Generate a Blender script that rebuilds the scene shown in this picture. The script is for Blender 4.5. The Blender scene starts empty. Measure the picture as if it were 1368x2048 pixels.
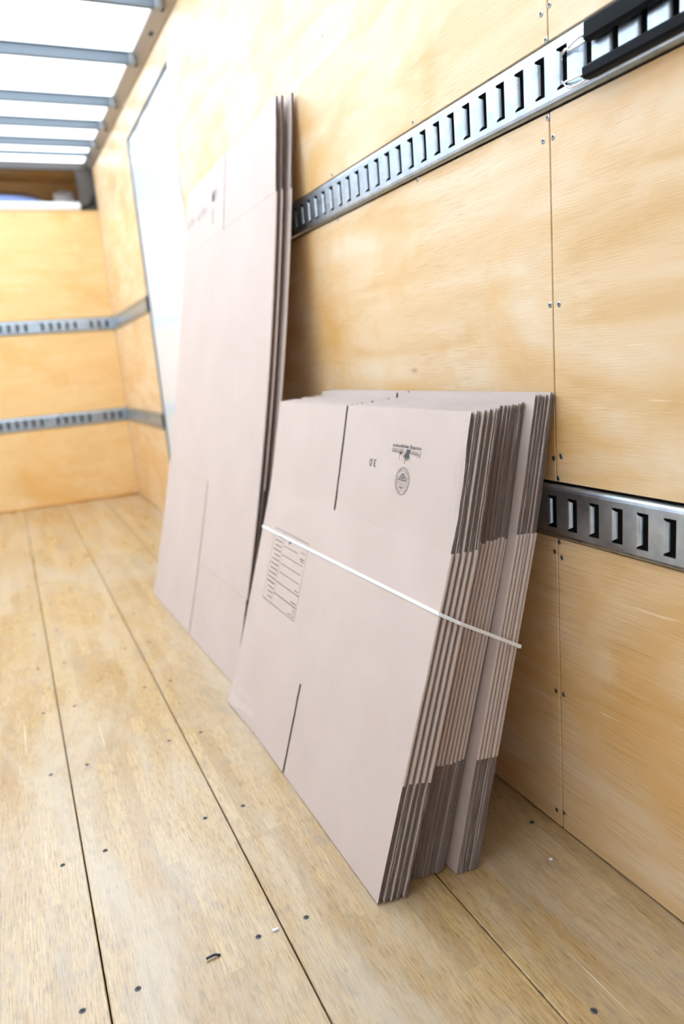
import bpy, bmesh, math, random
from mathutils import Vector, Matrix

random.seed(11)
SC = bpy.context.scene
COL = SC.collection

# ------------------------------------------------------------------ camera
cam_d = bpy.data.cameras.new('camera')
cam = bpy.data.objects.new('camera', cam_d)
COL.objects.link(cam)
SC.camera = cam
cam_d.sensor_fit = 'VERTICAL'
cam_d.sensor_height = 36.0
cam_d.lens = 1433.085 / 2048 * 36.0
right = Vector((0.90282, -0.42218, -0.08178))
up = Vector((0.16176, 0.15722, 0.97423))
fwd = Vector((0.39845, 0.89278, -0.21023))
right.normalize(); fwd.normalize(); up = right.cross(fwd); up.normalize(); fwd = up.cross(right)
cam.matrix_world = Matrix(((right.x, up.x, -fwd.x, -0.9081),
                           (right.y, up.y, -fwd.y, 0.0),
                           (right.z, up.z, -fwd.z, 1.0),
                           (0, 0, 0, 1)))
cam_d.clip_start = 0.05
cam_d.dof.use_dof = True
cam_d.dof.focus_distance = 1.30
cam_d.dof.aperture_fstop = 2.2

# ------------------------------------------------------------------ sky and exposure
world = bpy.data.worlds.new('overcast_sky')
SC.world = world
world.use_nodes = True
bg = world.node_tree.nodes['Background']
bg.inputs['Color'].default_value = (0.84, 0.93, 1.04, 1)
bg.inputs['Strength'].default_value = 7.9
SC.view_settings.view_transform = 'Standard'
SC.view_settings.look = 'None'
SC.view_settings.gamma = 1.0
SC.view_settings.use_curve_mapping = False
SC.view_settings.exposure = 0.0
try:
    SC.cycles.max_bounces = 16
    SC.cycles.diffuse_bounces = 10
    SC.cycles.transmission_bounces = 10
    SC.cycles.use_denoising = True
except Exception:
    pass

# ------------------------------------------------------------------ helpers
def mesh_obj(name, verts, faces, mats, parent=None, fmats=None, smooth=False):
    me = bpy.data.meshes.new(name)
    me.from_pydata([tuple(v) for v in verts], [], faces)
    if not isinstance(mats, (list, tuple)):
        mats = [mats]
    for m in mats:
        me.materials.append(m)
    if fmats:
        me.polygons.foreach_set('material_index', fmats)
    bm = bmesh.new(); bm.from_mesh(me)
    bmesh.ops.recalc_face_normals(bm, faces=bm.faces)
    bm.to_mesh(me); bm.free()
    if smooth:
        me.polygons.foreach_set('use_smooth', [True] * len(me.polygons))
    me.update()
    o = bpy.data.objects.new(name, me)
    COL.objects.link(o)
    if parent is not None:
        o.parent = parent
    return o

class MB:
    def __init__(self):
        self.v = []; self.f = []; self.m = []
    def add(self, vs, fs, mi=0):
        b = len(self.v)
        self.v.extend(vs)
        for f in fs:
            self.f.append(tuple(b + i for i in f)); self.m.append(mi)
    def box(self, x0, x1, y0, y1, z0, z1, mi=0, c=0.0):
        """box with optional chamfer c on all edges"""
        if c <= 0:
            vs = [(x, y, z) for x in (x0, x1) for y in (y0, y1) for z in (z0, z1)]
            fs = [(0, 1, 3, 2), (4, 6, 7, 5), (0, 4, 5, 1), (2, 3, 7, 6), (0, 2, 6, 4), (1, 5, 7, 3)]
            self.add(vs, fs, mi); return
        bm = bmesh.new()
        bmesh.ops.create_cube(bm, size=1)
        for v in bm.verts:
            v.co = Vector((x0 if v.co.x < 0 else x1, y0 if v.co.y < 0 else y1, z0 if v.co.z < 0 else z1))
        bmesh.ops.bevel(bm, geom=bm.edges[:], offset=c, segments=1, affect='EDGES')
        bm.verts.ensure_lookup_table()
        self.add([tuple(v.co) for v in bm.verts], [tuple(v.index for v in f.verts) for f in bm.faces], mi)
        bm.free()
    def tube(self, pts, r, n=8, mi=0):
        pts = [Vector(p) for p in pts]
        rings = []
        for i, p in enumerate(pts):
            t = (pts[min(i + 1, len(pts) - 1)] - pts[max(i - 1, 0)]).normalized()
            a = Vector((0, 0, 1)) if abs(t.z) < 0.9 else Vector((1, 0, 0))
            e1 = t.cross(a).normalized(); e2 = t.cross(e1)
            rings.append([p + r * (math.cos(2 * math.pi * k / n) * e1 + math.sin(2 * math.pi * k / n) * e2) for k in range(n)])
        vs = [v for rg in rings for v in rg]
        fs = []
        for i in range(len(pts) - 1):
            for k in range(n):
                fs.append((i * n + k, i * n + (k + 1) % n, (i + 1) * n + (k + 1) % n, (i + 1) * n + k))
        fs.append(tuple(range(n))); fs.append(tuple((len(pts) - 1) * n + k for k in range(n)))
        self.add(vs, fs, mi)
    def build(self, name, mats, parent=None, smooth=False):
        return mesh_obj(name, self.v, self.f, mats, parent, self.m, smooth)

def tag(o, label=None, cat=None, group=None, kind=None):
    if label: o['label'] = label
    if cat: o['category'] = cat
    if group: o['group'] = group
    if kind: o['kind'] = kind
    return o

def empty(name, loc=(0, 0, 0), rz=0.0):
    o = bpy.data.objects.new(name, None)
    COL.objects.link(o)
    o.location = loc; o.rotation_euler = (0, 0, rz)
    o.empty_display_size = 0.05
    return o

# ------------------------------------------------------------------ materials
class N:
    """tiny node-graph helper"""
    def __init__(self, name):
        self.mat = bpy.data.materials.new(name)
        self.mat.use_nodes = True
        self.t = self.mat.node_tree
        self.b = self.t.nodes['Principled BSDF']
    def n(self, typ, **kw):
        nd = self.t.nodes.new(typ)
        for k, v in kw.items():
            if k in nd.inputs:
                self.inp(nd, k, v)
            else:
                setattr(nd, k, v)
        return nd
    def inp(self, nd, k, v):
        if hasattr(v, 'is_output'):
            self.t.links.new(v, nd.inputs[k])
        else:
            nd.inputs[k].default_value = v
    def coords(self, scale=(1, 1, 1), loc=(0, 0, 0)):
        tc = self.n('ShaderNodeTexCoord')
        mp = self.n('ShaderNodeMapping')
        mp.inputs['Scale'].default_value = scale
        mp.inputs['Location'].default_value = loc
        self.t.links.new(tc.outputs['Object'], mp.inputs['Vector'])
        return mp.outputs['Vector']
    def noise(self, vec, scale, detail=4, rough=0.55, dist=0.0):
        nd = self.n('ShaderNodeTexNoise')
        self.t.links.new(vec, nd.inputs['Vector'])
        nd.inputs['Scale'].default_value = scale
        nd.inputs['Detail'].default_value = detail
        nd.inputs['Roughness'].default_value = rough
        nd.inputs['Distortion'].default_value = dist
        return nd.outputs['Fac']
    def ramp(self, fac, stops):
        nd = self.n('ShaderNodeValToRGB')
        self.t.links.new(fac, nd.inputs['Fac'])
        el = nd.color_ramp.elements
        while len(el) < len(stops):
            el.new(0.5)
        for e, (p, c) in zip(el, stops):
            e.position = p
            e.color = (c, c, c, 1) if isinstance(c, (int, float)) else (*c, 1)
        return nd.outputs['Color']
    def mix(self, fac, a, b, mode='MIX'):
        nd = self.n('ShaderNodeMix')
        nd.data_type = 'RGBA'; nd.blend_type = mode
        for k, v in ((0, fac), (6, a), (7, b)):
            if hasattr(v, 'is_output'):
                self.t.links.new(v, nd.inputs[k])
            elif k == 0:
                nd.inputs[0].default_value = v
            else:
                nd.inputs[k].default_value = (*v, 1)
        return nd.outputs[2]
    def math(self, op, a, b=0.0):
        nd = self.n('ShaderNodeMath'); nd.operation = op
        for k, v in ((0, a), (1, b)):
            if hasattr(v, 'is_output'):
                self.t.links.new(v, nd.inputs[k])
            else:
                nd.inputs[k].default_value = v
        return nd.outputs[0]
    def bump(self, h, strength, dist=0.001):
        nd = self.n('ShaderNodeBump')
        nd.inputs['Strength'].default_value = strength
        nd.inputs['Distance'].default_value = dist
        self.t.links.new(h, nd.inputs['Height'])
        self.t.links.new(nd.outputs['Normal'], self.b.inputs['Normal'])
    def set(self, **kw):
        names = {'color': 'Base Color', 'rough': 'Roughness', 'metal': 'Metallic', 'spec': 'Specular IOR Level',
                 'coat': 'Coat Weight', 'coat_rough': 'Coat Roughness'}
        for k, v in kw.items():
            i = self.b.inputs[names[k]]
            if hasattr(v, 'is_output'):
                self.t.links.new(v, i)
            elif isinstance(v, tuple):
                i.default_value = (*v, 1)
            else:
                i.default_value = v
        return self.mat

def plain(name, color, rough=0.5, metal=0.0, spec=0.5):
    return N(name).set(color=color, rough=rough, metal=metal, spec=spec)

def plywood(name, grain='y', tint=(1, 1, 1), rough_grain=False):
    g = N(name)
    # grain runs horizontally along the wall
    sc = (3.0, 1.0, 28.0) if grain == 'y' else (1.0, 3.0, 28.0)
    v = g.coords(sc)
    fine = g.noise(v, 14.0, 5, 0.65, 0.4)
    wide = g.noise(g.coords((1.2, 1.0, 5.0) if grain == 'y' else (1.0, 1.2, 5.0)), 2.3, 3, 0.5, 0.8)
    blot = g.noise(g.coords(), 2.1, 4, 0.6, 0.6)
    small = g.noise(g.coords(), 7.0, 4, 0.6, 0.3)
    T = lambda c: tuple(a * b for a, b in zip(c, tint))
    if grain == 'y':
        c = g.ramp(wide, [(0.30, T((0.68, 0.44, 0.20))), (0.50, T((0.76, 0.55, 0.32))), (0.70, T((0.80, 0.635, 0.44)))])
    else:
        c = g.ramp(wide, [(0.30, T((0.74, 0.50, 0.24))), (0.70, T((0.78, 0.57, 0.32)))])
    # varnish soaked patches, more orange
    c = g.mix(g.ramp(blot, [(0.50, 0.0), (0.60, 0.40), (0.72, 0.75)]), c, T((0.70, 0.385, 0.105)))
    c = g.mix(g.ramp(small, [(0.60, 0.0), (0.74, 0.35)]), c, T((0.82, 0.69, 0.48)))
    if rough_grain:      # open-grained sheet: long fine dark and pale lines
        lines = g.noise(g.coords((3.0, 0.9, 105.0)), 7.0, 4, 0.62, 0.25)
        c = g.mix(g.ramp(lines, [(0.36, 0.50), (0.49, 0.0)]), c, T((0.44, 0.24, 0.09)))
        c = g.mix(g.ramp(lines, [(0.54, 0.0), (0.66, 0.32)]), c, T((0.84, 0.66, 0.42)))
        fine = lines
    else:
        patch = g.noise(g.coords(), 3.3, 2, 0.5, 0.0)
        gf = g.math('MULTIPLY', g.ramp(fine, [(0.32, 0.6), (0.50, 0.0)]), g.ramp(patch, [(0.42, 0.12), (0.65, 0.9)]))
        c = g.mix(gf, c, T((0.50, 0.29, 0.12)))
    # pale scratches along the grain
    sv = g.coords((1.0, 2.2, 46.0) if grain == 'y' else (2.2, 1.0, 46.0), (3.1, 0.4, 1.7))
    scr = g.noise(sv, 3.0, 2, 0.4, 0.0)
    c = g.mix(g.ramp(scr, [(0.74, 0.0), (0.76, 0.6)]), c, T((0.86, 0.74, 0.55)))
    # few dark knots
    vo = g.n('ShaderNodeTexVoronoi')
    g.t.links.new(g.coords((2.0, 2.2, 6.0) if grain == 'y' else (2.2, 2.0, 6.0)), vo.inputs['Vector'])
    vo.inputs['Scale'].default_value = 1.3
    c = g.mix(g.ramp(vo.outputs['Distance'], [(0.02, 0.55), (0.06, 0.0)]), c, T((0.30, 0.15, 0.05)))
    g.bump(fine, 0.25, 0.002)
    rr = g.ramp(small, [(0.3, 0.30), (0.7, 0.46)])
    return g.set(color=c, rough=rr, spec=0.55)

def floor_wood():
    g = N('laminated_hardwood')
    tc = g.n('ShaderNodeTexCoord')
    sep = g.n('ShaderNodeSeparateXYZ'); g.t.links.new(tc.outputs['Object'], sep.inputs[0])
    cmb = g.n('ShaderNodeCombineXYZ')
    g.t.links.new(sep.outputs[1], cmb.inputs[0]); g.t.links.new(sep.outputs[0], cmb.inputs[1])
    br = g.n('ShaderNodeTexBrick')
    g.t.links.new(cmb.outputs[0], br.inputs['Vector'])
    br.offset = 0.37; br.offset_frequency = 2; br.squash = 1.3; br.squash_frequency = 3
    br.inputs['Color1'].default_value = (0.0, 0.0, 0.0, 1)
    br.inputs['Color2'].default_value = (1.0, 1.0, 1.0, 1)
    br.inputs['Mortar'].default_value = (0.2, 0.2, 0.2, 1)
    br.inputs['Scale'].default_value = 1.0
    br.inputs['Mortar Size'].default_value = 0.0004
    br.inputs['Mortar Smooth'].default_value = 0.3
    br.inputs['Bias'].default_value = 0.0
    br.inputs['Brick Width'].default_value = 0.52
    br.inputs['Row Height'].default_value = 0.0385
    base = g.ramp(br.outputs['Color'], [(0.0, (0.41, 0.265, 0.105)), (0.5, (0.47, 0.315, 0.135)), (1.0, (0.53, 0.37, 0.17))])
    base = g.mix(g.math('MULTIPLY', br.outputs['Fac'], 0.45), base, (0.12, 0.075, 0.035))
    fine = g.noise(g.coords((55.0, 2.2, 1.0)), 6.0, 5, 0.7, 0.3)
    pores = g.noise(g.coords((170.0, 9.0, 1.0)), 3.0, 3, 0.6, 0.0)
    c = g.mix(g.ramp(fine, [(0.34, 0.7), (0.56, 0.0)]), base, (0.27, 0.165, 0.07))
    c = g.mix(g.ramp(pores, [(0.34, 0.8), (0.47, 0.0)]), c, (0.15, 0.095, 0.05))
    # pale worn and dusty patches, elongated along the boards
    worn = g.noise(g.coords((3.2, 0.9, 1.0), (0.3, 0.2, 0)), 1.7, 6, 0.68, 0.6)
    c = g.mix(g.ramp(worn, [(0.42, 0.0), (0.66, 0.7)]), c, (0.50, 0.43, 0.33))
    grime = g.noise(g.coords((4.5, 1.6, 1.0), (7.7, 3.2, 0)), 2.6, 6, 0.72, 0.8)
    c = g.mix(g.ramp(grime, [(0.54, 0.0), (0.70, 0.55)]), c, (0.27, 0.225, 0.18))
    stain = g.noise(g.coords((2.4, 1.2, 1.0), (1.7, 9.2, 0)), 2.9, 3, 0.5, 0.2)
    c = g.mix(g.ramp(stain, [(0.66, 0.0), (0.78, 0.35)]), c, (0.40, 0.22, 0.075))
    scr = g.noise(g.coords((60.0, 0.7, 1.0), (2.7, 4.2, 0)), 2.0, 2, 0.4, 0.0)
    c = g.mix(g.ramp(scr, [(0.735, 0.0), (0.75, 0.55)]), c, (0.74, 0.68, 0.58))
    h = g.math('ADD', g.math('MULTIPLY', fine, 0.6), g.math('MULTIPLY', pores, 0.5))
    g.bump(h, 0.28, 0.002)
    rr = g.ramp(worn, [(0.35, 0.26), (0.7, 0.42)])
    return g.set(color=c, rough=rr, spec=0.6, coat=0.6, coat_rough=0.18)

def cardboard(name, dark=1.0):
    g = N(name)
    fib = g.noise(g.coords((1.0, 1.0, 2.5)), 260.0, 3, 0.6)
    wide = g.noise(g.coords(), 5.0, 4, 0.6)
    flu = g.n('ShaderNodeTexWave'); flu.wave_type = 'BANDS'; flu.bands_direction = 'Y'
    g.t.links.new(g.coords(), flu.inputs['Vector'])
    flu.inputs['Scale'].default_value = 42.0
    a = tuple(k * dark for k in (0.555, 0.457, 0.412))
    b = tuple(k * dark for k in (0.60, 0.50, 0.455))
    c = g.ramp(wide, [(0.3, a), (0.7, b)])
    c = g.mix(g.ramp(fib, [(0.35, 0.22), (0.6, 0.0)]), c, tuple(k * dark for k in (0.46, 0.37, 0.325)))
    g.bump(g.math('ADD', g.math('MULTIPLY', fib, 0.5), g.math('MULTIPLY', flu.outputs['Fac'], 0.10)), 0.10, 0.001)
    return g.set(color=c, rough=0.62, spec=0.35)

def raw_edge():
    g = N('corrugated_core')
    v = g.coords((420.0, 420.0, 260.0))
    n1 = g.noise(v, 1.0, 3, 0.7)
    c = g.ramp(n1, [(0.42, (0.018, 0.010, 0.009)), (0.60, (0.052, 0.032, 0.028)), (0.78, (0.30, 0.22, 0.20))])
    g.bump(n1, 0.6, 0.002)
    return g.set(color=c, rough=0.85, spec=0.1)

def galvanised():
    g = N('galvanised_steel')
    sp = g.noise(g.coords(), 38.0, 4, 0.6)
    wd = g.noise(g.coords((2, 1.0, 4)), 5.0, 4, 0.6)
    c = g.ramp(sp, [(0.3, (0.40, 0.47, 0.55)), (0.7, (0.55, 0.62, 0.70))])
    rr = g.ramp(wd, [(0.3, 0.24), (0.7, 0.40)])
    g.bump(sp, 0.05, 0.001)
    return g.set(color=c, rough=rr, metal=1.0)

def translucent_roof():
    m = bpy.data.materials.new('translucent_fibreglass')
    m.use_nodes = True
    t = m.node_tree
    t.nodes.remove(t.nodes['Principled BSDF'])
    tr = t.nodes.new('ShaderNodeBsdfTranslucent'); tr.inputs['Color'].default_value = (0.93, 0.96, 0.97, 1)
    df = t.nodes.new('ShaderNodeBsdfDiffuse'); df.inputs['Color'].default_value = (0.9, 0.93, 0.94, 1)
    mx = t.nodes.new('ShaderNodeMixShader'); mx.inputs[0].default_value = 0.35
    t.links.new(tr.outputs[0], mx.inputs[1]); t.links.new(df.outputs[0], mx.inputs[2])
    t.links.new(mx.outputs[0], t.nodes['Material Output'].inputs['Surface'])
    return m

M = {}
M['ply'] = plywood('varnished_plywood')
M['ply_rough'] = plywood('open_grained_plywood', 'y', (1.0, 0.97, 0.92), True)
M['plyx'] = plywood('varnished_plywood_front', 'x', (1.05, 1.0, 0.85))
M['floor'] = floor_wood()
M['card'] = cardboard('kraft_cardboard')
M['core'] = raw_edge()
M['steel'] = galvanised()
M['roof'] = translucent_roof()
M['alu'] = plain('dull_aluminium', (0.40, 0.37, 0.34), 0.45, 0.6)
M['bow'] = plain('grey_painted_steel', (0.12, 0.145, 0.17), 0.4, 0.3)
M['post'] = plain('weathered_steel_post', (0.085, 0.075, 0.068), 0.55, 0.0)
M['white'] = plain('white_gloss_panel', (0.72, 0.76, 0.80), 0.12, 0.0, 0.5)
M['bracket'] = plain('bracket_metal', (0.30, 0.32, 0.34), 0.4, 0.3)
M['white_trim'] = plain('white_painted_metal', (0.82, 0.84, 0.86), 0.3)
M['liner'] = plain('off_white_wall_liner', (0.85, 0.86, 0.88), 0.35)
M['cavity'] = plain('dark_cavity', (0.03, 0.026, 0.022), 0.9)
M['subfloor'] = plain('dark_underfloor', (0.035, 0.028, 0.02), 0.9)
M['screw'] = plain('zinc_screw', (0.42, 0.45, 0.48), 0.32, 1.0)
M['screw_dark'] = plain('dirty_screw', (0.10, 0.10, 0.11), 0.5, 0.7)
M['strap'] = plain('white_plastic_strap', (0.86, 0.87, 0.90), 0.35)
M['ink'] = plain('grey_black_ink', (0.07, 0.075, 0.085), 0.7)
M['black'] = plain('black_painted_steel', (0.005, 0.007, 0.010), 0.5, 0.0, 0.10)
M['wire'] = plain('bright_wire', (0.75, 0.78, 0.80), 0.18, 1.0)
M['amber'] = plain('amber_varnish_bead', (0.55, 0.25, 0.04), 0.3)
M['blue_pad'] = plain('blue_quilted_cloth', (0.20, 0.26, 0.52), 0.85)
M['grey_pad'] = plain('grey_brown_cloth', (0.26, 0.21, 0.20), 0.9)
M['white_cloth'] = plain('white_cloth', (0.80, 0.82, 0.86), 0.8)
M['splinter'] = plain('black_plastic_bit', (0.03, 0.03, 0.04), 0.5)
M['chip'] = plain('pale_paper_chip', (0.70, 0.70, 0.72), 0.6)
M['asphalt'] = plain('asphalt', (0.16, 0.16, 0.16), 0.9)
M['door_slat'] = plain('roll_up_door_panel', (0.55, 0.55, 0.54), 0.5)

# ------------------------------------------------------------------ dimensions
L = 6.30            # front wall
REAR = -1.00        # open rear end
XL = -2.36          # left wall
U0, U1 = 1.3782, 1.4763   # upper rail
L0, L1 = 0.6340, 0.7350   # lower rail
DY0, DY1, DZ = 3.578, 4.734, 2.368   # side door opening
SEAM = 1.040
def roof_z(y): return 2.550 + (y - 3.33) * 0.035

# ------------------------------------------------------------------ floor: separate boards over a dark underfloor
mb = MB(); mb.box(XL - 0.05, 0.05, REAR, L + 0.9, -0.10, -0.032)
floor = tag(mb.build('floor', M['subfloor']), kind='structure')
SEAMS = [0.006, -0.298, -0.6087, -0.9155, -1.224, -1.533, -1.842, -2.151, XL]
PLANKS = []
for a, b in zip(SEAMS[:-1], SEAMS[1:]):
    mb = MB(); mb.box(b + 0.0013, a - 0.0013, REAR, L - 0.002, -0.030, 0.0, c=0.0018)
    PLANKS.append(mb.build('plank', M['floor'], floor))

def screw_mesh(name, r, mat):
    """countersunk head with a cross recess, axis +Z"""
    me_v, me_f = [(0, 0, r * 0.10)], []
    n = 14
    for k in range(n):
        a = 2 * math.pi * k / n
        me_v.append((r * 0.62 * math.cos(a), r * 0.62 * math.sin(a), r * 0.20))
    for k in range(n):
        a = 2 * math.pi * k / n
        me_v.append((r * math.cos(a), r * math.sin(a), r * 0.02))
    for k in range(n):
        me_f.append((0, 1 + k, 1 + (k + 1) % n))
        me_f.append((1 + k, 1 + n + k, 1 + n + (k + 1) % n, 1 + (k + 1) % n))
    fm = [0] * len(me_f)
    for a in (0.5, 0.5 + math.pi / 2):
        ca, sa = math.cos(a), math.sin(a)
        b = len(me_v)
        for (p, q) in ((-.55, -.12), (.55, -.12), (.55, .12), (-.55, .12)):
            me_v.append((r * (p * ca - q * sa), r * (p * sa + q * ca), r * 0.235))
        me_f.append((b, b + 1, b + 2, b + 3)); fm.append(1)
    me = bpy.data.meshes.new(name)
    me.from_pydata(me_v, [], me_f)
    me.materials.append(mat); me.materials.append(M['cavity'])
    me.polygons.foreach_set('material_index', fm)
    return me
SCREW_F = screw_mesh('floor_screw', 0.0056, M['screw_dark'])
SCREW_W = screw_mesh('wall_screw', 0.0052, M['screw'])
def plank_at(x):
    for i, (a, b) in enumerate(zip(SEAMS[:-1], SEAMS[1:])):
        if b <= x <= a:
            return PLANKS[i]
    return floor
for row in range(-3, 13):
    y = 1.090 + row * 0.395
    for sx in SEAMS[1:6]:
        for d in (-0.0435, 0.0455):
            x = sx + d + random.uniform(-.003, .003)
            s = bpy.data.objects.new('screw', SCREW_F)
            COL.objects.link(s); s.location = (x, y + random.uniform(-.004, .004), 0.0002)
            s.rotation_euler = (0, 0, random.uniform(0, 3)); s.parent = plank_at(x)
    s = bpy.data.objects.new('screw', SCREW_F); COL.objects.link(s)
    s.location = (-0.040, y, 0.0002); s.parent = PLANKS[0]

# ------------------------------------------------------------------ right wall: plywood panels on a dark backing, gaps where the rails sit
def panel(name, parent, y0, y1, z0, z1, x0=0.0, th=0.012, mat=None):
    mb = MB(); mb.box(x0, x0 + th, y0, y1, z0, z1, c=0.0012)
    return mb.build(name, mat or M['ply'], parent)
ZT = 2.53
mb = MB(); mb.box(0.045, 0.075, REAR, DY0, -0.03, 2.75); mb.box(0.045, 0.075, DY1, L + 0.9, -0.03, 2.75)
mb.box(0.045, 0.075, DY0, DY1, DZ, 2.75)
wall_right = tag(mb.build('wall_right', M['cavity']), kind='structure')
RP = []
g = 0.0012
for (y0, y1) in ((REAR, SEAM - g), (SEAM + g, DY0 - 0.012), (DY1 + 0.012, L - 0.001)):
    RP.append(panel('plywood_panel', wall_right, y0, y1, 0.003, L0 - 0.004, mat=M['ply_rough']))
    RP.append(panel('plywood_panel', wall_right, y0, y1, L1 + 0.005, U0 - 0.003))
    ytop = roof_z(y1) - 0.012
    RP.append(panel('plywood_panel', wall_right, y0, y1, U1 + 0.006, 2.52 if y1 < 4 else 2.60))
RP.append(panel('plywood_panel', wall_right, DY0 - 0.010, DY1 + 0.010, DZ + 0.016, 2.545))
wall_screws = [(1.0342, 1.5343), (1.0548, 1.5294), (1.0447, 1.4867), (1.0437, 1.3677), (1.0559, 1.3346), (1.031, 1.3338),
               (1.047, 1.0609), (1.0238, 1.060), (1.0252, 0.7892), (1.0455, 0.7836), (1.0340, 0.7467), (1.0340, 0.6237),
               (1.0475, 0.6019), (1.0278, 0.594), (1.0515, 0.3091), (1.0302, 0.3099), (1.0567, 0.0353), (1.0346, 0.0419),
               (1.4766, 1.4917), (1.9117, 1.4908), (1.4713, 1.3714), (1.8953, 1.3720), (1.903, 1.8285), (2.33, 1.4908), (2.33, 1.3720),
               (0.62, 1.4917), (0.62, 1.3720), (0.62, 0.747), (0.62, 0.622)]
def wall_parent(y, z):
    col = 0 if y < SEAM else 1
    row = 0 if z < L0 else (1 if z < U0 + 0.01 else 2)
    return RP[col * 3 + row]
for (y, z) in wall_screws:
    s = bpy.data.objects.new('screw', SCREW_W); COL.objects.link(s)
    s.location = (-0.0002, y, z); s.rotation_euler = (0, -math.pi / 2, 0)
    s.rotation_euler = (Matrix.Rotation(-math.pi / 2, 3, 'Y') @ Matrix.Rotation(random.uniform(0, 3), 3, 'Z')).to_euler()
    s.parent = wall_parent(y, z)

# ------------------------------------------------------------------ left wall (out of frame, bounces light) and front wall
mb = MB(); mb.box(XL - 0.06, XL - 0.02, REAR, L + 0.9, -0.03, 2.75)
wall_left = tag(mb.build('wall_left', M['cavity']), kind='structure')
for (y0, y1) in ((REAR, 1.04), (1.0425, 3.4), (3.4025, L)):
    mb = MB(); mb.box(XL - 0.014, XL - 0.002, y0, y1, 0.003, 2.54, c=0.0012); mb.build('liner_panel', M['liner'], wall_left)

FZ = 2.300    # top of the front plywood
mb = MB(); mb.box(XL, 0.0, L + 0.045, L + 0.06, -0.03, FZ)
wall_front = tag(mb.build('wall_front', M['cavity']), kind='structure')
for (z0, z1) in ((0.004, L0 - 0.004), (L1 + 0.005, U0 - 0.003), (U1 + 0.006, FZ)):
    for (x0, x1) in ((XL, -1.1512), (-1.15, -0.001)):
        mb = MB(); mb.box(x0, x1, L, L + 0.012, z0, z1, c=0.001); mb.build('plywood_panel', M['plyx'], wall_front)
# amber varnish bead where the front wall meets the floor
mb = MB()
pts = [(-0.01 - i * 0.09, L - 0.004, 0.006 + 0.003 * math.sin(i * 1.7)) for i in range(26)]
mb.tube(pts, 0.009, 6); tag(mb.build('trim_1', M['amber'], smooth=True), kind='structure')

# ------------------------------------------------------------------ the over-cab recess above the front wall
mb = MB()
mb.box(XL, 0.0, L + 0.012, L + 0.64, FZ - 0.03, FZ + 0.005)          # recess floor
mb.box(XL, 0.0, L + 0.60, L + 0.64, FZ, 2.75)                        # recess back
mb.box(XL, 0.0, L + 0.03, L + 0.64, 2.64, 2.66)                        # recess ceiling
rec = tag(mb.build('wall_recess', M['plyx']), kind='structure')
mb = MB()
mb.box(XL, -0.125, L - 0.012, L + 0.03, FZ, FZ + 0.060, c=0.006)
mb.box(XL, -0.125, L - 0.018, L - 0.010, FZ + 0.022, FZ + 0.030)
tag(mb.build('trim_2', M['white_trim']), kind='structure')           # white ledge
mb = MB()
mb.box(XL, 0.0, L - 0.012, L + 0.03, 2.592, 2.650, c=0.004)          # header
mb.box(-0.125, 0.0, L - 0.004, L + 0.03, FZ + 0.004, 2.595, c=0.003)  # corner post
mb.box(-0.130, -0.122, L - 0.012, L + 0.02, FZ + 0.004, 2.595)
mb.box(-0.012, -0.002, L - 0.03, L - 0.004, FZ + 0.004, 2.62)
tag(mb.build('trim_3', M['post']), kind='structure')

# ------------------------------------------------------------------ ceiling: translucent sheet, roof bows, edge coves
ys = [REAR, 0.0, 3.33, 5.0, L + 0.03]
vs = []; fs = []
for i, y in enumerate(ys):
    vs += [(XL - 0.05, y, roof_z(y)), (0.05, y, roof_z(y))]
    if i: fs.append((2 * i - 2, 2 * i - 1, 2 * i + 1, 2 * i))
ceiling = tag(mesh_obj('ceiling', vs, fs, M['roof']), kind='structure')
BOWS = [0.57, 1.26, 1.95, 2.64, 3.365, 4.02, 4.71, 5.19, 5.64]
for y in BOWS:
    zt = roof_z(y) - 0.001; zb = zt - 0.052
    mb = MB()
    # hat-section bow
    prof = [(-0.024, zt), (-0.024, zt - 0.004), (-0.013, zt - 0.004), (-0.013, zb), (0.013, zb), (0.013, zt - 0.004), (0.024, zt - 0.004), (0.024, zt)]
    n = len(prof); v = []
    for x in (XL + 0.05, -0.052):
        v += [(x, y + dy, z) for dy, z in prof]
    f = [(i, (i + 1) % n, n + (i + 1) % n, n + i) for i in range(n)] + [tuple(range(n)), tuple(range(2 * n - 1, n - 1, -1))]
    mb.add(v, f)
    o = mb.build('roof_bow', M['bow'], ceiling)
    mb = MB(); mb.box(-0.075, -0.045, y - 0.020, y + 0.020, zb - 0.002, zt, c=0.002)
    mb.build('end_bracket', M['bracket'], o)
# last frame at the front end of the roof sheet
mb = MB(); y = 5.99
mb.box(XL + 0.05, -0.05, y - 0.012, y + 0.012, roof_z(y) - 0.030, roof_z(y) - 0.001, c=0.002)
mb.build('roof_bow', M['bow'], ceiling)
def cove(name, sx, mat):
    """slanted aluminium rail between wall top and roof; sx = +1 right wall, -1 left"""
    mb = MB()
    y0, y1 = REAR, L - 0.004
    prof = [(0.0, -0.050), (-0.006, -0.052), (-0.058, -0.012), (-0.062, -0.002), (0.0, -0.002)]
    v = []
    for y in (y0, y1):
        for dx, dz in prof:
            x = dx if sx > 0 else XL - dx
            v.append((x, y, roof_z(y) + dz))
    n = len(prof)
    mb.add(v, [(i, (i + 1) % n, n + (i + 1) % n, n + i) for i in range(n)] + [tuple(range(n)), tuple(range(2 * n - 1, n - 1, -1))])
    return tag(mb.build(name, mat), kind='structure')
cv = cove('trim_4', 1, M['alu']); cove('trim_5', -1, M['alu'])
for y in [BOWS[4] + 0.04, BOWS[4] + 0.30] + [b + 0.045 for b in BOWS[5:]] + [0.9, 1.6, 2.3]:
    mb = MB(); z = roof_z(y) - 0.034
    mb.tube([(-0.030, y, z), (-0.038, y, z - 0.010)], 0.008, 8)
    mb.build('rivet', M['screw_dark'], cv)

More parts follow.
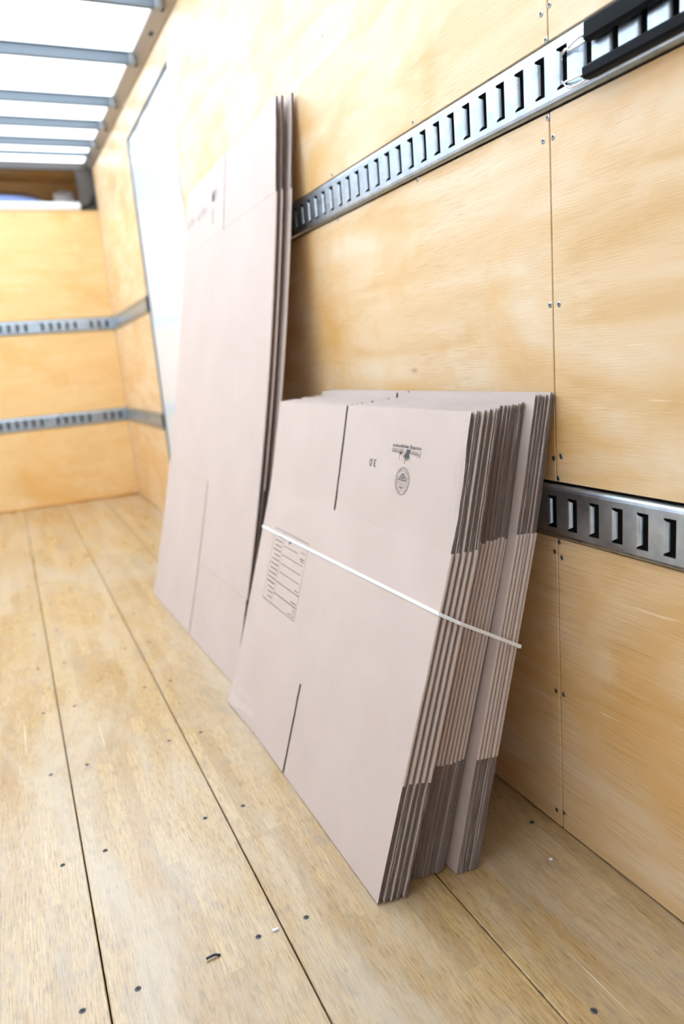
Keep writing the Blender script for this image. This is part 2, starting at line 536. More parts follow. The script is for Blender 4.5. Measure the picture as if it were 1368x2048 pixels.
# ------------------------------------------------------------------ side door, smooth white, set in the right wall
door = tag(empty('door_1'), kind='structure')
mb = MB(); mb.box(0.008, 0.030, DY0 - 0.006, DY1 + 0.006, 0.0, DZ + 0.008); mb.build('door_panel', M['white'], door)
mb = MB()
mb.box(-0.001, 0.045, DY1, DY1 + 0.011, 0.004, DZ + 0.012, c=0.001)
mb.box(-0.001, 0.045, DY0 - 0.011, DY0 - 0.005, 0.004, DZ + 0.012, c=0.001)
mb.box(-0.001, 0.045, DY0, DY1, DZ, DZ + 0.012, c=0.001)
mb.build('door_frame', M['bow'], door)

# ------------------------------------------------------------------ rear: roll-up door stowed under the roof, added light-blocking sections and wall, ground outside
rd = tag(empty('door_2'), kind='structure')
k = 0; y = REAR + 0.05
while y < 0.0:
    mb = MB(); mb.box(XL + 0.06, -0.06, y, y + 0.42, 2.33, 2.355, c=0.004)
    mb.build('door_section', M['door_slat'], rd); y += 0.428
for z in (1.905, 1.475):  # unseen lowered sections, added to cut the light from the rear
    mb = MB(); mb.box(XL + 0.06, -0.06, REAR + 0.01, REAR + 0.035, z, z + 0.42, c=0.004)
    mb.build('door_section', M['door_slat'], rd)
mb = MB(); mb.box(-14, 12, -5.2, -5.0, -1.20, 8.0)  # unseen wall behind the truck, added to block sky light at the opening
tag(mb.build('wall_sky_blocker', M['asphalt']), kind='structure')
mb = MB(); mb.box(-40, 40, -60, 40, -1.25, -1.20)
tag(mb.build('ground', M['asphalt']), kind='structure')

# ------------------------------------------------------------------ slotted tie-down rails
def rail(name, a, b, z0, z1, slots, mapf, lip_far=True, sw=0.0237, sh=0.0615):
    """a..b along the wall, slots = near edges; mapf(t, n, z) -> world (n = out of the wall)"""
    mb = MB()
    F = 0.0115
    zc = (z0 + z1) / 2
    h0, h1 = zc - sh / 2, zc + sh / 2
    low = [(-0.028, z0), (0.002, z0), (0.0065, z0 + 0.0012), (0.0100, z0 + 0.0042), (F, z0 + 0.009)]
    high = [(F, z1 - 0.009), (0.0100, z1 - 0.0042), (0.0065, z1 - 0.0012), (0.002, z1), (-0.028, z1)]
    def strip(p):
        v = []
        for t in (a, b):
            v += [mapf(t, n, z) for n, z in p]
        k = len(p)
        mb.add(v, [(i, i + 1, k + i + 1, k + i) for i in range(k - 1)])
    strip(low); strip(high)
    slots = sorted(s for s in slots if s > a + 0.005 and s + sw < b - 0.005)
    def quad(t0, t1, za, zb):
        mb.add([mapf(t0, F, za), mapf(t1, F, za), mapf(t1, F, zb), mapf(t0, F, zb)], [(0, 1, 2, 3)])
    zf0, zf1 = z0 + 0.009, z1 - 0.009
    quad(a, b, zf0, h0); quad(a, b, h1, zf1)
    prev = a
    for s in slots:
        quad(prev, s, h0, h1); prev = s + sw
        # thickness of the punched edge
        ring = [(s, h0), (s + sw, h0), (s + sw, h1), (s, h1)]
        v = [mapf(t, F, z) for t, z in ring] + [mapf(t, F - 0.0028, z) for t, z in ring]
        mb.add(v, [(i, (i + 1) % 4, 4 + (i + 1) % 4, 4 + i) for i in range(4)])
        # bent-in lip
        e, dr = (s + sw, -1) if lip_far else (s, 1)
        pr = [(0.0, F), (0.0028, F - 0.0004), (0.0054, F - 0.0014), (0.0073, F - 0.0030), (0.0084, F - 0.0050)]
        v = []
        for (q, n) in pr:
            ins = 0.0030 + 0.55 * q
            v += [mapf(e + dr * q, n, h0 + ins), mapf(e + dr * q, n, h1 - ins)]
        mb.add(v, [(2 * i, 2 * i + 1, 2 * i + 3, 2 * i + 2) for i in range(len(pr) - 1)])
    quad(prev, b, h0, h1)
    return mb
RW = lambda t, n, z: (-n, t, z)
FW = lambda t, n, z: (t, L - n, z)
P = 0.05343
up_slots = [0.983 + P * k for k in range(-55, 60)]
lo_slots = [0.9208 + P * k for k in range(-55, 60)]
yR0, yR1 = REAR + 0.01, DY0 - 0.013
def add_rail(mbx, label):
    o = mbx.build('tie_down_rail', M['steel'])
    for p in o.data.polygons: p.use_smooth = False
    return tag(o, label, 'rail', 'slotted steel tie-down rails')
add_rail(rail('r', yR0, yR1, U0, U1, up_slots, RW), 'long slotted steel rail running across the upper right plywood wall')
add_rail(rail('r', yR0, yR1, L0, L1, lo_slots, RW), 'slotted steel rail low on the right wall behind the strapped cartons')
yS0, yS1 = DY1 + 0.013, L - 0.014
add_rail(rail('r', yS0, yS1, U0, U1, [yS0 + 0.03 + P * k for k in range(40)], RW), 'short upper rail between the white door and the far corner')
add_rail(rail('r', yS0, yS1, L0, L1, [yS0 + 0.03 + P * k for k in range(40)], RW), 'short lower rail between the white door and the far corner')
skip_u = {3, 9, 18, 25, 33}; skip_l = {3, 9, 18, 25, 33}
add_rail(rail('r', XL + 0.01, -0.013, U0, U1, [-0.075 - 0.0615 * k for k in range(36) if k not in skip_u], FW, False, 0.026, 0.058),
         'upper slotted steel rail across the far end wall')
add_rail(rail('r', XL + 0.01, -0.013, L0, L1, [-0.075 - 0.0615 * k for k in range(36) if k not in skip_l], FW, False, 0.026, 0.058),
         'lower slotted steel rail across the far end wall')

# ------------------------------------------------------------------ flattened cartons
class Sheet:
    """a leaning board: angle(s, u) from the vertical; local frame x = towards the wall, y = along the wall, z = up"""
    def __init__(self, w, H, ang, wob=None):
        self.w, self.H, self.ang, self.wob = w, H, ang, wob
        self.ns = 60
        self.tab = {}
        for key in (0.0, 1.0):
            x = z = 0.0; rows = [(0.0, 0.0)]
            for i in range(self.ns):
                s = (i + 0.5) / self.ns * H
                a = math.radians(ang(s, key))
                x += math.sin(a) * H / self.ns; z += math.cos(a) * H / self.ns
                rows.append((x, z))
            self.tab[key] = rows
    def prof(self, s, key):
        f = max(0.0, min(0.99999, s / self.H)) * self.ns
        i = int(f); r = f - i
        a, b = self.tab[key][i], self.tab[key][i + 1]
        x, z = a[0] + (b[0] - a[0]) * r, a[1] + (b[1] - a[1]) * r
        if s < 0: z += s
        if s > self.H: z += s - self.H
        return x, z
    def P(self, u, s, n=0.0):
        """n = distance in front of the board's front face (negative goes into the board)"""
        q = max(0.0, min(1.0, u / self.w))
        x0, z0 = self.prof(s, 0.0); x1, z1 = self.prof(s, 1.0)
        x, z = x0 + (x1 - x0) * q, z0 + (z1 - z0) * q
        a = math.radians(self.ang(max(0, min(self.H, s)), q))
        if self.wob: n = n + self.wob(u, s)
        return (x - n * math.cos(a), u, z + n * math.sin(a))

T = 0.0030      # thickness of one corrugated layer
GAP = 0.0002
def body_mesh(sh, u0, u1, s0, s1, nseg):
    """flattened tube: stadium section with rounded folds at both ends"""
    hh = T + GAP / 2
    sec = []
    for k in range(7):
        a = math.pi / 2 + math.pi * k / 6
        sec.append((u0 + hh * 0.9 + hh * 0.9 * math.cos(a), -hh + hh * math.sin(a)))
    for q in (0.25, 0.5, 0.75): sec.append((u0 + (u1 - u0) * q, -2 * hh))
    for k in range(7):
        a = -math.pi / 2 + math.pi * k / 6
        sec.append((u1 - hh * 0.9 + hh * 0.9 * math.cos(a), -hh + hh * math.sin(a)))
    for q in (0.75, 0.5, 0.25): sec.append((u0 + (u1 - u0) * q, 0.0))
    m = len(sec); v = []; f = []
    for i in range(nseg + 1):
        s = s0 + (s1 - s0) * i / nseg
        v += [sh.P(u, s, n) for u, n in sec]
    for i in range(nseg):
        for k in range(m):
            f.append((i * m + k, i * m + (k + 1) % m, (i + 1) * m + (k + 1) % m, (i + 1) * m + k))
    f.append(tuple(range(m))); f.append(tuple(nseg * m + k for k in range(m)))
    return v, f
def flap_mesh(sh, u0, u1, s0, s1, n0, nseg, edge_noise=0.0, rnd=random):
    """one flap = outer liner, recessed fluted core, inner liner; n0 = its front face"""
    mb = MB()
    lt = 0.0005; rec = 0.0022
    jit0 = [rnd.uniform(-1, 1) * edge_noise for _ in range(nseg + 1)]
    jit1 = [rnd.uniform(-1, 1) * edge_noise for _ in range(nseg + 1)]
    jn = [rnd.uniform(-1, 1) * min(edge_noise * 0.5, 0.00025) for _ in range(nseg + 1)]
    def slab(na, nb, ins, mi):
        v = []; f = []
        for i in range(nseg + 1):
            q = i / nseg
            s = (s0 + ins) + (s1 - s0 - 2 * ins) * q
            ua, ub = u0 + ins + jit0[i], u1 - ins + jit1[i]
            d = jn[i]
            us = [(ua, d), (ua + 0.010, d * 0.5), (ua + 0.026, 0.0), ((ua + ub) / 2, 0.0), (ub - 0.03, 0.0), (ub, d)]
            v += [sh.P(u, s, na + e) for u, e in us] + [sh.P(u, s, nb + e) for u, e in reversed(us)]
        for i in range(nseg):
            for k in range(12):
                f.append((i * 12 + k, i * 12 + (k + 1) % 12, (i + 1) * 12 + (k + 1) % 12, (i + 1) * 12 + k))
        f.append(tuple(range(12))); f.append(tuple(nseg * 12 + k for k in range(12)))
        mb.add(v, f, mi)
        if mi == 0:      # the cut edge of the liner is raw brown paper, not the printed face
            for j in range(len(f)):
                if j >= len(f) - 2 or j % 12 in (5, 11): mb.m[len(mb.m) - len(f) + j] = 1
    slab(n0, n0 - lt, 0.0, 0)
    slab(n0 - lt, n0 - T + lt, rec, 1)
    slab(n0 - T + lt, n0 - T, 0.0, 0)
    return mb

def carton(name, loc, rz, sh, um, c0, c1, seg=(5, 6, 5), rnd=random, edge=0.0006, slot=0.0044, splay=0.0):
    """c0/c1 = crease heights; um = where the flap slot is"""
    root = empty(name, loc, rz)
    W, H = sh.w, sh.H
    v, f = body_mesh(sh, 0.0, W, c0, c1, seg[1])
    o = mesh_obj('body', v, f, M['card'], root, smooth=False)
    for lay in (0, 1):
        n0 = 0.0 if lay == 0 else -T - GAP
        for (s0, s1, ng) in ((0.0, c0, seg[0]), (c1, H, seg[2])):
            for (a, b) in ((0.0030 + rnd.uniform(-.002, .0022), um - slot), (um + slot, W - 0.003)):
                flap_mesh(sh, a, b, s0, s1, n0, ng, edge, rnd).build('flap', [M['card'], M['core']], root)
    return root

def lin(a, b, q): return a + (b - a) * q
def make_ang(ab, am, at, c0, c1):
    def ang(s, q):
        e = 0.03
        if s < c0 - e: return ab
        if s < c0 + e: return lin(ab, am, (s - c0 + e) / (2 * e))
        if s < c1 - e: return am
        if s < c1 + e: return lin(am, at, (s - c1 + e) / (2 * e))
        return at
    return ang
C0, C1, HS, WS = 0.232, 0.670, 0.9235, 0.974
ordinal = ['first', 'second', 'third', 'fourth', 'fifth', 'sixth', 'seventh', 'eighth']
small = []
rs = random.Random(5)
ZL = 0.0023
def wobble(seed, amp, side):
    r = random.Random(seed)
    p1, p2, p3 = r.uniform(0, 6), r.uniform(0, 6), r.uniform(0.6, 1.4)
    def w(u, s):
        top = max(0.0, s - C1) / 0.25; bot = max(0.0, C0 - s) / 0.23
        return amp * (0.5 * top * math.sin(3.1 * u + p1) + 0.35 * bot * math.sin(2.3 * u + p2))
    return w
specs = []
for i in range(5):
    q = i / 4
    specs.append(('f', i, lin(-0.4347, -0.3846, q), lin(1.0465, 1.0340, q), (lin(17.5, 17.0, q), lin(17.5, 17.0, q), lin(13.0, 12.6, q)), HS + rs.uniform(-.002, .002)))
for i in range(8):
    q = i / 7
    specs.append(('m', i, lin(-0.3536, -0.2896, q), 1.066 - 0.001 * i + rs.uniform(-.0015, .0015), (lin(16.3, 15.9, q), lin(17.0, 16.1, q), lin(12.1, 11.0, q)), HS - 0.002 + rs.uniform(-.002, .002)))
for i in range(6):
    q = i / 5
    specs.append(('b', i, lin(-0.2660, -0.2245, q), lin(1.0365, 1.0300, q) + rs.uniform(-.0015, .0015), (lin(14.2, 14.0, q), lin(14.8, 14.4, q), lin(11.6, 11.3, q)), HS + 0.006 + rs.uniform(-.002, .002)))
for (grp, i, bx, by, (ab, am, at), H) in specs:
    c0, c1 = C0 + rs.uniform(-.003, .003), C1 + rs.uniform(-.003, .003)
    if grp == 'f' and i == 0: c0, c1 = C0, C1
    if grp == 'b': c0, c1 = C0 + 0.004 - 0.0006 * i, C1 + 0.004 - 0.0006 * i
    front = grp == 'f' and i == 0
    def crumple(u, s):      # the front carton's near top flap edge is pressed in, its corners a little curled
        e = math.exp(-(u / 0.014) ** 2) * max(0.0, min(1.0, (s - 0.68) / 0.04)) * max(0.0, min(1.0, (0.865 - s) / 0.05))
        d = math.exp(-(((u - 0.006) / 0.010) ** 2 + ((s - 0.442) / 0.010) ** 2))
        k = math.exp(-(((u - 0.95) / 0.05) ** 2 + (s / 0.04) ** 2))
        return -0.0045 * e - 0.003 * d + 0.010 * k
    sh = Sheet(WS + rs.uniform(-.002, .002), H, make_ang(ab, am, at, c0, c1), crumple if front else None)
    root = carton('flattened_carton', (bx, by, ZL), 0.0, sh, 0.508 if front else 0.508 + rs.uniform(-.004, .004), c0, c1, rnd=rs,
                  edge=0.0005 if front else 0.0009, seg=(6, 6, 8))
    if grp == 'f':
        lab = ('front carton of the strapped stack, printed with logo, form and 3.0' if i == 0 else
               '%s flattened carton counting back from the printed front one' % ordinal[i])
        gname = 'front bundle of strapped cartons'
    elif grp == 'm':
        lab = '%s carton of the tight middle bundle in the strapped stack' % ordinal[i]
        gname = 'middle bundle of strapped cartons'
    else:
        lab = ('broad-faced %s carton of the rear bundle nearest the wall' % ordinal[i]) if i == 0 else \
              ('last carton of the rear bundle, touching the plywood wall' if i == 5 else '%s carton of the rear bundle nearest the wall' % ordinal[i])
        gname = 'rear bundle of strapped cartons'
    tag(root, lab, 'cardboard box', gname)
    small.append((root, sh))

# ---- printing on the front carton
front_root, fsh = small[0]
class Ink:
    def __init__(self, sh): self.sh = sh; self.mb = MB()
    def line(self, u0, s0, u1, s1, w):
        d = Vector((u1 - u0, s1 - s0)); d.normalize(); nx, ny = -d.y * w / 2, d.x * w / 2
        k = max(1, int(math.hypot(u1 - u0, s1 - s0) / 0.03))
        for i in range(k):
            a, b = i / k, (i + 1) / k
            q = [(lin(u0, u1, a) + nx, lin(s0, s1, a) + ny), (lin(u0, u1, b) + nx, lin(s0, s1, b) + ny),
                 (lin(u0, u1, b) - nx, lin(s0, s1, b) - ny), (lin(u0, u1, a) - nx, lin(s0, s1, a) - ny)]
            self.mb.add([self.sh.P(u, s, 0.0004) for u, s in q], [(0, 1, 2, 3)])
    def poly(self, pts):
        self.mb.add([self.sh.P(u, s, 0.0004) for u, s in pts], [tuple(range(len(pts)))])
    def circle(self, u, s, r, w, n=48):
        v = []
        for k in range(n):
            a = 2 * math.pi * k / n
            v += [self.sh.P(u + (r + e) * math.cos(a), s + (r + e) * math.sin(a), 0.0004) for e in (-w / 2, w / 2)]
        self.mb.add(v, [(2 * k, 2 * k + 1, (2 * k + 3) % (2 * n), (2 * k + 2) % (2 * n)) for k in range(n)])
    def text(self, body, u0, s0, u1, height, bold=0.0, outline=False, stretch=True, flip=True):
        cu = bpy.data.curves.new('ink_text', 'FONT'); cu.body = body; cu.size = 1.0
        cu.offset = bold
        if outline:
            cu.fill_mode = 'NONE'; cu.bevel_depth = 0.013; cu.bevel_resolution = 0
        to = bpy.data.objects.new('ink_text', cu); COL.objects.link(to)
        dg = bpy.context.evaluated_depsgraph_get(); dg.update()
        me = bpy.data.meshes.new_from_object(to.evaluated_get(dg))
        xs = [v.co.x for v in me.vertices]
        x0, x1 = min(xs), max(xs)
        cap = 0.70
        ku = (u1 - u0) / (x1 - x0); ks = height / cap
        v = []
        for q in me.vertices:
            u = u0 + (q.co.x - x0) * ku
            s = s0 - q.co.y * ks if flip else s0 + q.co.y * ks
            v.append(self.sh.P(u, s, 0.0004 + (abs(q.co.z) * 0.002 if outline else 0)))
        self.mb.add(v, [tuple(p.vertices) for p in me.polygons])
        bpy.data.objects.remove(to); bpy.data.curves.remove(cu); bpy.data.meshes.remove(me)
    def build(self, name, parent): return self.mb.build(name, M['ink'], parent)

ink = Ink(fsh); ink.text('3.0', 0.329, 0.8095, 0.360, 0.0165, 0.012); ink.build('printed_volume', front_root)
ink = Ink(fsh)
ink.text('moving equipment', 0.152, 0.8490, 0.265, 0.0075, 0.014)
ink.text('New', 0.152, 0.8405, 0.190, 0.0125, 0, outline=True)
ink.text('Haven', 0.207, 0.8405, 0.266, 0.0125, 0, outline=True)
# dark sailing-ship-like splash with two thin masts
ink.poly([(0.190, 0.842), (0.194, 0.831), (0.190, 0.823), (0.197, 0.826), (0.199, 0.819), (0.203, 0.826), (0.207, 0.818), (0.210, 0.827),
          (0.218, 0.823), (0.213, 0.831), (0.207, 0.833), (0.206, 0.842)])
ink.poly([(0.222, 0.834), (0.228, 0.836), (0.235, 0.834), (0.229, 0.829)])
ink.line(0.2088, 0.828, 0.2085, 0.814, 0.0012); ink.line(0.2325, 0.833, 0.232, 0.822, 0.0009)
ink.circle(0.2085, 0.8135, 0.0007, 0.0012, 10); ink.circle(0.232, 0.8215, 0.0006, 0.001, 10)
for q in range(5): ink.line(0.195 + q * 0.004, 0.826, 0.192 + q * 0.0055, 0.8175 + 0.001 * (q % 2), 0.0006)
ink.build('printed_logo', front_root)
ink = Ink(fsh); cu_, cs_ = 0.2085, 0.777
ink.circle(cu_, cs_, 0.0280, 0.0007); ink.circle(cu_, cs_, 0.0265, 0.0004); ink.circle(cu_, cs_, 0.0205, 0.0004)
r2 = random.Random(3)
for k in range(56):
    if k in (13, 14, 41, 42): continue
    a = 2 * math.pi * k / 56
    if r2.random() < 0.18: continue
    ca, sa = math.cos(a), math.sin(a)
    ink.line(cu_ + 0.0222 * ca, cs_ + 0.0222 * sa, cu_ + 0.0250 * ca, cs_ + 0.0250 * sa, 0.0009)
for k, (hw, w) in enumerate([(0.004, .0012), (0.009, .0022), (0.012, .0008), (0.0165, .0008), (0.0175, .0008), (0.018, .0006), (0.0185, .0022), (0.018, .0010), (0.014, .0018), (0.011, .0020), (0.007, .0022)]):
    s = cs_ - 0.0165 + k * 0.0031
    u = cu_ - hw
    while u < cu_ + hw - 0.001:
        ln = r2.uniform(0.0015, 0.0045)
        ink.line(u, s, min(u + ln, cu_ + hw), s, w); u += ln + 0.0011
ink.line(cu_, cs_ + 0.003, cu_, cs_ + 0.016, 0.0005); ink.line(cu_ - 0.018, cs_ + 0.0065, cu_ + 0.018, cs_ + 0.0065, 0.0005)
ink.build('printed_stamp', front_root)
ink = Ink(fsh)
a0, a1, b0, b1, dv = 0.618, 0.866, 0.358, 0.563, 0.790
lw = 0.0012
ink.line(a0, b0, a1, b0, lw * 1.4); ink.line(a0, b1, a1, b1, lw * 1.4); ink.line(a0, b0, a0, b1, lw); ink.line(a1, b0, a1, b1, lw); ink.line(dv, b0, dv, b1, lw)
for s, x0, x1, w in ((0.526, 0.672, 0.782, 1.3), (0.501, 0.632, 0.782, 1.3), (0.477, 0.632, 0.780, 1.3), (0.453, 0.632, 0.778, 1.3), (0.424, a0, dv, 1.6), (0.391, a0, dv, 1.6)):
    ink.line(x0, s, x1, s, lw * w)
ink.line(0.643, b0, 0.643, 0.391, lw * 0.7); ink.line(a0, 0.374, 0.643, 0.374, lw * 0.6)
def scribble(u0, u1, s, h):
    u = u0
    while u < u1:
        ln = r2.uniform(0.0012, 0.0026)
        ink.line(u, s + r2.uniform(-.15, .15) * h, min(u + ln, u1), s + r2.uniform(-.15, .15) * h, h); u += ln + 0.0008
scribble(0.628, 0.660, 0.533, 0.0022); scribble(0.628, 0.655, 0.517, 0.0030); scribble(0.628, 0.652, 0.511, 0.0022)
scribble(0.626, 0.655, 0.432, 0.0024); scribble(0.624, 0.664, 0.399, 0.0026); scribble(0.652, 0.668, 0.366, 0.0026)
scribble(0.622, 0.638, 0.382, 0.0022); scribble(0.622, 0.638, 0.366, 0.0022)
scribble(0.700, 0.770, 0.551, 0.0040); scribble(0.65, 0.69, 0.551, 0.0016)
ink.poly([(0.742, 0.546), (0.75, 0.541), (0.745, 0.536), (0.739, 0.539), (0.736, 0.544)])
for k in range(14):
    s = 0.372 + k * 0.0133
    e = r2.uniform(0.028, 0.060)
    scribble(0.797, 0.797 + e, s, 0.0030)
ink.line(0.800, 0.4135, 0.860, 0.4135, lw * 0.8); ink.line(0.80, 0.552, 0.856, 0.552, lw)
ink.build('printed_form', front_root)

# ---- the strap round the stack: one closed white plastic band
bl_root, bsh = small[-1]
def wp(root, sh, u, s, n): return Vector(root.location) + Vector(sh.P(u, s, n))
n_out = 0.0012
f5_root, f5sh = small[4]
path = []
for q in (0, 0.2, 0.4, 0.6, 0.8, 1.0):                        # along the front, far to near
    path.append((wp(front_root, fsh, lin(0.9745, 0.001, q), lin(0.547, 0.560, q), n_out), Vector((-1, 0, 0.3))))
pc = wp(front_root, fsh, -0.0012, 0.559, -0.002); path.append((pc, Vector((-0.4, -1, 0))))
p_end = Vector((-0.1045, 1.0255, 0.4400))
p5 = Vector((lin(pc.x, p_end.x, 0.19), 1.0310, lin(pc.z, p_end.z, 0.20)))
path.append((p5, Vector((0, -1, 0))))
for q in (0.4, 0.6, 0.8): path.append((p5.lerp(p_end, q), Vector((0, -1, 0))))
path.append((p_end, Vector((0.3, -1, 0))))
back_n = -2 * T - GAP - 0.0014
sb = 0.452
path.append((wp(bl_root, bsh, 0.002, sb, back_n), Vector((1, -0.4, -0.2))))
path.append((wp(bl_root, bsh, 0.972, sb - 0.01, back_n), Vector((1, 0.4, -0.2))))
pe = path[-1][0]; ps = path[0][0]
for q, yy in ((0.22, 2.0415), (0.50, 2.0445), (0.72, 2.0460)):
    m_ = pe.lerp(ps, q); path.append((Vector((m_.x, yy, m_.z)), Vector((0, 1, 0))))
path.append((Vector((ps.x, ps.y + 0.004, ps.z)), Vector((-0.5, 1, 0))))
hw, ht = 0.0034, 0.0004
mb = MB(); v = []; f = []
a = math.radians(16.5); wv = Vector((math.sin(a), 0, math.cos(a)))
for p, o in path:
    o = (o - wv * o.dot(wv)).normalized()
    v += [p + wv * hw + o * ht, p - wv * hw + o * ht, p - wv * hw - o * ht, p + wv * hw - o * ht]
m = len(path)
for i in range(m):
    j = (i + 1) % m
    for k in range(4):
        f.append((4 * i + k, 4 * i + (k + 1) % 4, 4 * j + (k + 1) % 4, 4 * j + k))
mb.add(v, f)
tag(mb.build('packing_strap', M['strap']), 'thin white plastic strap tied round the small carton stack', 'strap')

# ---- three tall cartons further in
def tall_ang(s, q):
    return lin(15.5 - 5.2 * s, 15.8 - 3.9 * s, q)
HT, WT = 1.785, 1.180
TUM = 0.555
tall_rz = math.radians(1.86)
def tall_carton(dx, dy, c0a, c0b, c1, label, wob, H=HT):
    sh = Sheet(WT, H, tall_ang, wob)
    root = empty('tall_flattened_carton', (-0.395 + dx, 2.103 + dy, 0.0023), tall_rz)
    c0m = max(c0a, c0b)
    v, f = body_mesh(sh, 0.0, WT, c0m, c1, 14)
    mesh_obj('body', v, f, M['card'], root)
    if c0a < c0m:      # near panel runs lower before its crease
        mbp = MB()
        hh = T + GAP / 2
        sec = [(TUM - 0.003, 0.0), (TUM - 0.003, -2 * hh)]
        for k in range(7):
            an = -math.pi / 2 - math.pi * k / 6
            sec.append((hh * 0.9 + hh * 0.9 * math.cos(an), -hh + hh * math.sin(an)))
        v = []; f = []; mm = len(sec); ng = 5
        for i in range(ng + 1):
            s = lin(c0a, c0m, i / ng); v += [sh.P(u, s, n) for u, n in sec]
        for i in range(ng):
            for k in range(mm): f.append((i * mm + k, i * mm + (k + 1) % mm, (i + 1) * mm + (k + 1) % mm, (i + 1) * mm + k))
        f.append(tuple(range(mm))); f.append(tuple(ng * mm + k for k in range(mm)))
        mbp.add(v, f); mbp.build('side_panel', M['card'], root)
    for lay in (0, 1):
        n0 = 0.0 if lay == 0 else -T - GAP
        for (u0, u1, s0, s1) in ((0.003, TUM - 0.003, 0.0, c0a - 0.0008), (TUM + 0.003, WT - 0.003, 0.0, c0b - 0.0008),
                                 (0.003, TUM - 0.003, c1 + 0.0008, H), (TUM + 0.003, WT - 0.003, c1 + 0.0008, H)):
            flap_mesh(sh, u0, u1, s0, s1, n0, 10, 0.0012, rs).build('flap', [M['card'], M['core']], root)
    tag(root, label, 'cardboard box', 'tall cartons leaning on the wall')
    return root, sh
t1, t1s = tall_carton(0.0, 0.0, 0.285, 0.60, 1.522, 'front tall carton with faint printing and a long cut slot', lambda u, s: 0.004 * max(0, s - 1.52) / .26 * math.sin(5 * s + 2.5 * u))
t2, t2s = tall_carton(0.019, 0.004, 0.63, 0.63, 1.530, 'middle of the three tall cartons leaning on the plywood wall', lambda u, s: 0.003 * max(0, s - 1.52) / .26 * math.sin(4 * s + u), HT + 0.004)
t3, t3s = tall_carton(0.042, -0.012, 0.63, 0.63, 1.530, 'rear tall carton resting against the plywood wall', lambda u, s: 0.0, HT + 0.008)
# faint printing on the far top flap and a score line on the front tall carton
ink = Ink(t1s); r2 = random.Random(9)
def word(u0, u1, s0, h, vert=False, s1=None):
    n = max(3, int((u1 - u0) / (h * 0.9)))
    for k in range(n):
        u = lin(u0, u1, (k + 0.15) / n)
        if k % 7 == 5: continue
        ink.line(u, s0 - h * 0.42, u, s0 + h * 0.42, h * 0.20)
        if k % 2: ink.line(u, s0 + h * 0.35 * (1 if k % 3 else -1), u + h * 0.45, s0 + h * 0.35 * (1 if k % 3 else -1), h * 0.18)
word(0.82, 1.150, 1.645, 0.034); word(0.665, 0.745, 1.672, 0.044); ink.poly([(0.69, 1.650), (0.73, 1.655), (0.735, 1.685), (0.70, 1.68)])
for k in range(7): ink.line(0.70, 1.62 - k * 0.008, 0.722, 1.62 - k * 0.008, 0.003)
ink.build('printed_text', t1)

# ------------------------------------------------------------------ black tie-down fitting clipped into the upper rail
clip = tag(empty('tie_down_fitting', (-0.0125, 0.72, U0)), 'black two-bar tie-down fitting with silver wire clip on upper rail', 'tie down')
mb = MB(); mb.box(-0.017, 0.0, -0.34, 0.212, 0.058, 0.089, c=0.005); mb.build('upper_bar', M['black'], clip)
mb = MB(); mb.box(-0.020, 0.0, -0.34, 0.212, 0.0065, 0.0255, c=0.004); mb.build('lower_bar', M['black'], clip)
mb = MB(); mb.box(-0.016, 0.0, -0.37, -0.33, 0.0065, 0.089, c=0.004); mb.build('end_plate', M['black'], clip)
for zz, bend in ((0.072, -0.006), (0.018, 0.003)):
    mb = MB()
    pts = [(-0.008, 0.200, zz), (-0.010, 0.222, zz), (-0.008, 0.240, zz + bend * 0.3), (-0.007, 0.256, zz + bend), (-0.003, 0.2695, zz + bend * 1.4), (0.014, 0.274, zz + bend * 1.4)]
    mb.tube(pts, 0.0019, 8); mb.build('wire_clip', M['wire'], clip, smooth=True)
    mb = MB()
    pts = [(-0.006, 0.205, zz - 0.008), (-0.009, 0.225, zz - 0.011), (-0.008, 0.245, zz - 0.010), (-0.007, 0.257, zz - 0.004), (-0.003, 0.2695, zz + (0.008 if zz < 0.05 else -0.004)), (0.010, 0.273, zz + (0.009 if zz < 0.05 else -0.003))]
    mb.tube(pts, 0.0017, 8); mb.build('wire_clip', M['wire'], clip, smooth=True)

# ------------------------------------------------------------------ things lying in the over-cab recess
def lump(name, c, r, mat, seed, sq=2.6, nz=0.12):
    rr = random.Random(seed); ph = [rr.uniform(0, 6) for _ in range(6)]
    nu, nv = 28, 14; v = []; f = []
    for j in range(nv + 1):
        t = math.pi * j / nv
        for i in range(nu):
            a = 2 * math.pi * i / nu
            d = Vector((math.sin(t) * math.cos(a), math.sin(t) * math.sin(a), math.cos(t)))
            k = (abs(d.x) ** sq + abs(d.y) ** sq + abs(d.z) ** sq) ** (-1 / sq)
            k *= 1 + nz * (math.sin(5 * d.x + ph[0]) * math.sin(6 * d.y + ph[1]) + 0.5 * math.sin(11 * d.z + 5 * d.x + ph[2]))
            p = Vector(c) + Vector((d.x * r[0], d.y * r[1], d.z * r[2])) * k
            p.z = max(p.z, FZ + 0.006)
            v.append(p)
    for j in range(nv):
        for i in range(nu):
            f.append((j * nu + i, j * nu + (i + 1) % nu, (j + 1) * nu + (i + 1) % nu, (j + 1) * nu + i))
    return mesh_obj(name, v, f, mat, smooth=True)
tag(lump('folded_moving_pad', (-0.80, L + 0.17, FZ + 0.078), (0.40, 0.09, 0.060), M['blue_pad'], 2, 2.6, 0.07), 'blue folded moving pad lying in the recess above the far wall', 'blanket')
tag(lump('moving_blanket', (-0.66, L + 0.41, FZ + 0.11), (0.30, 0.09, 0.105), M['grey_pad'], 4, 2.6, 0.07), 'grey brown moving blanket behind the blue pad in the recess', 'blanket')
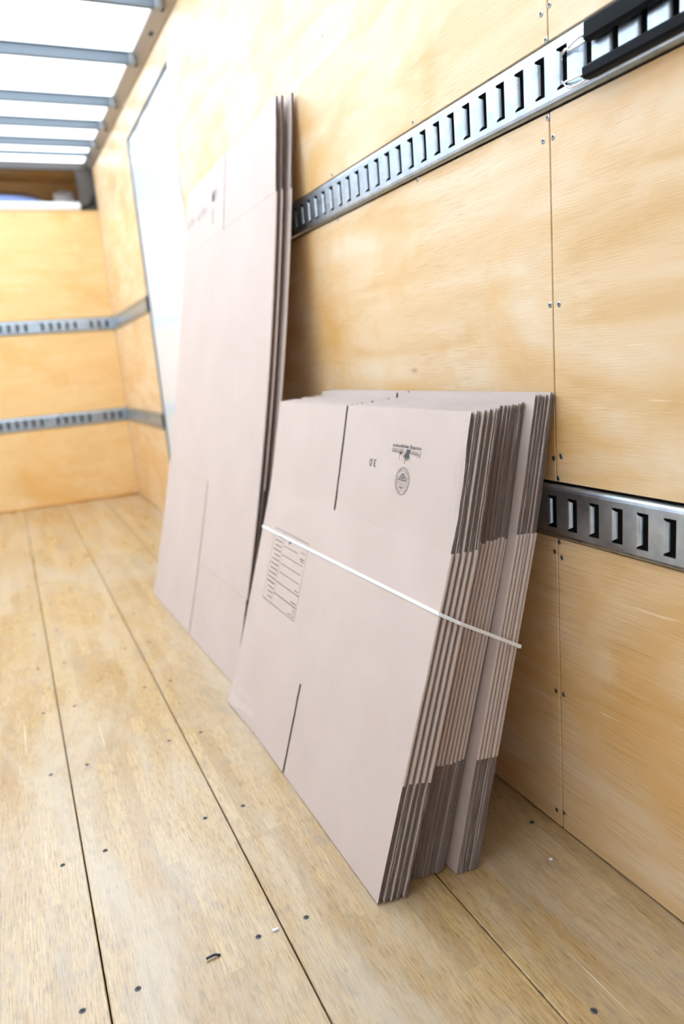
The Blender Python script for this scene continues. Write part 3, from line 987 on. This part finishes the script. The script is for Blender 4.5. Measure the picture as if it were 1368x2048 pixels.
tag(lump('white_cloth', (-0.20, L + 0.42, FZ + 0.115), (0.09, 0.09, 0.115), M['white_cloth'], 7), 'white bunched cloth in the right corner of the recess', 'cloth')
mb = MB()
mb.tube([(-0.118, L - 0.012, FZ + 0.012), (-0.09, L - 0.022, FZ + 0.022), (-0.06, L - 0.026, FZ + 0.035), (-0.045, L - 0.030, FZ + 0.07), (-0.030, L - 0.026, FZ + 0.10), (-0.020, L - 0.02, FZ + 0.085), (-0.030, L - 0.03, FZ + 0.055), (-0.05, L - 0.02, FZ + 0.03)], 0.008, 8)
tag(mb.build('loose_cable', M['black'], smooth=True), 'black cable end dangling on the grey corner post', 'cable')

# ------------------------------------------------------------------ bits on the floor
mb = MB(); mb.tube([(-0.751, 1.086, 0.004), (-0.745, 1.0865, 0.0045), (-0.737, 1.087, 0.0045), (-0.733, 1.086, 0.004), (-0.7265, 1.0845, 0.0012)], 0.0021, 6)
tag(mb.build('plastic_scrap', M['splinter']), 'small black scrap lying on the middle of the floor boards', 'debris')
mb = MB(); mb.add([(-0.630, 1.0920, 0.0005), (-0.617, 1.0900, 0.0005), (-0.6165, 1.0850, 0.0012), (-0.628, 1.0860, 0.0006), (-0.629, 1.0915, 0.003), (-0.618, 1.0895, 0.0045), (-0.6175, 1.0860, 0.004), (-0.627, 1.0870, 0.003)],
                  [(0, 1, 2, 3), (4, 7, 6, 5), (0, 4, 5, 1), (1, 5, 6, 2), (2, 6, 7, 3), (3, 7, 4, 0)])
tag(mb.build('wood_chip', M['chip']), 'tiny pale chip beside the second floor seam', 'debris')
mb = MB(); mb.add([(-0.0865, 0.984, 0.0004), (-0.0805, 0.983, 0.0004), (-0.0800, 0.978, 0.0004), (-0.0850, 0.9785, 0.0004), (-0.085, 0.9825, 0.004), (-0.081, 0.982, 0.003), (-0.081, 0.979, 0.005), (-0.0845, 0.9795, 0.003)],
                  [(0, 1, 2, 3), (4, 7, 6, 5), (0, 4, 5, 1), (1, 5, 6, 2), (2, 6, 7, 3), (3, 7, 4, 0)])
tag(mb.build('paper_scrap', M['chip']), 'tiny white scrap on the floor near the right wall', 'debris')
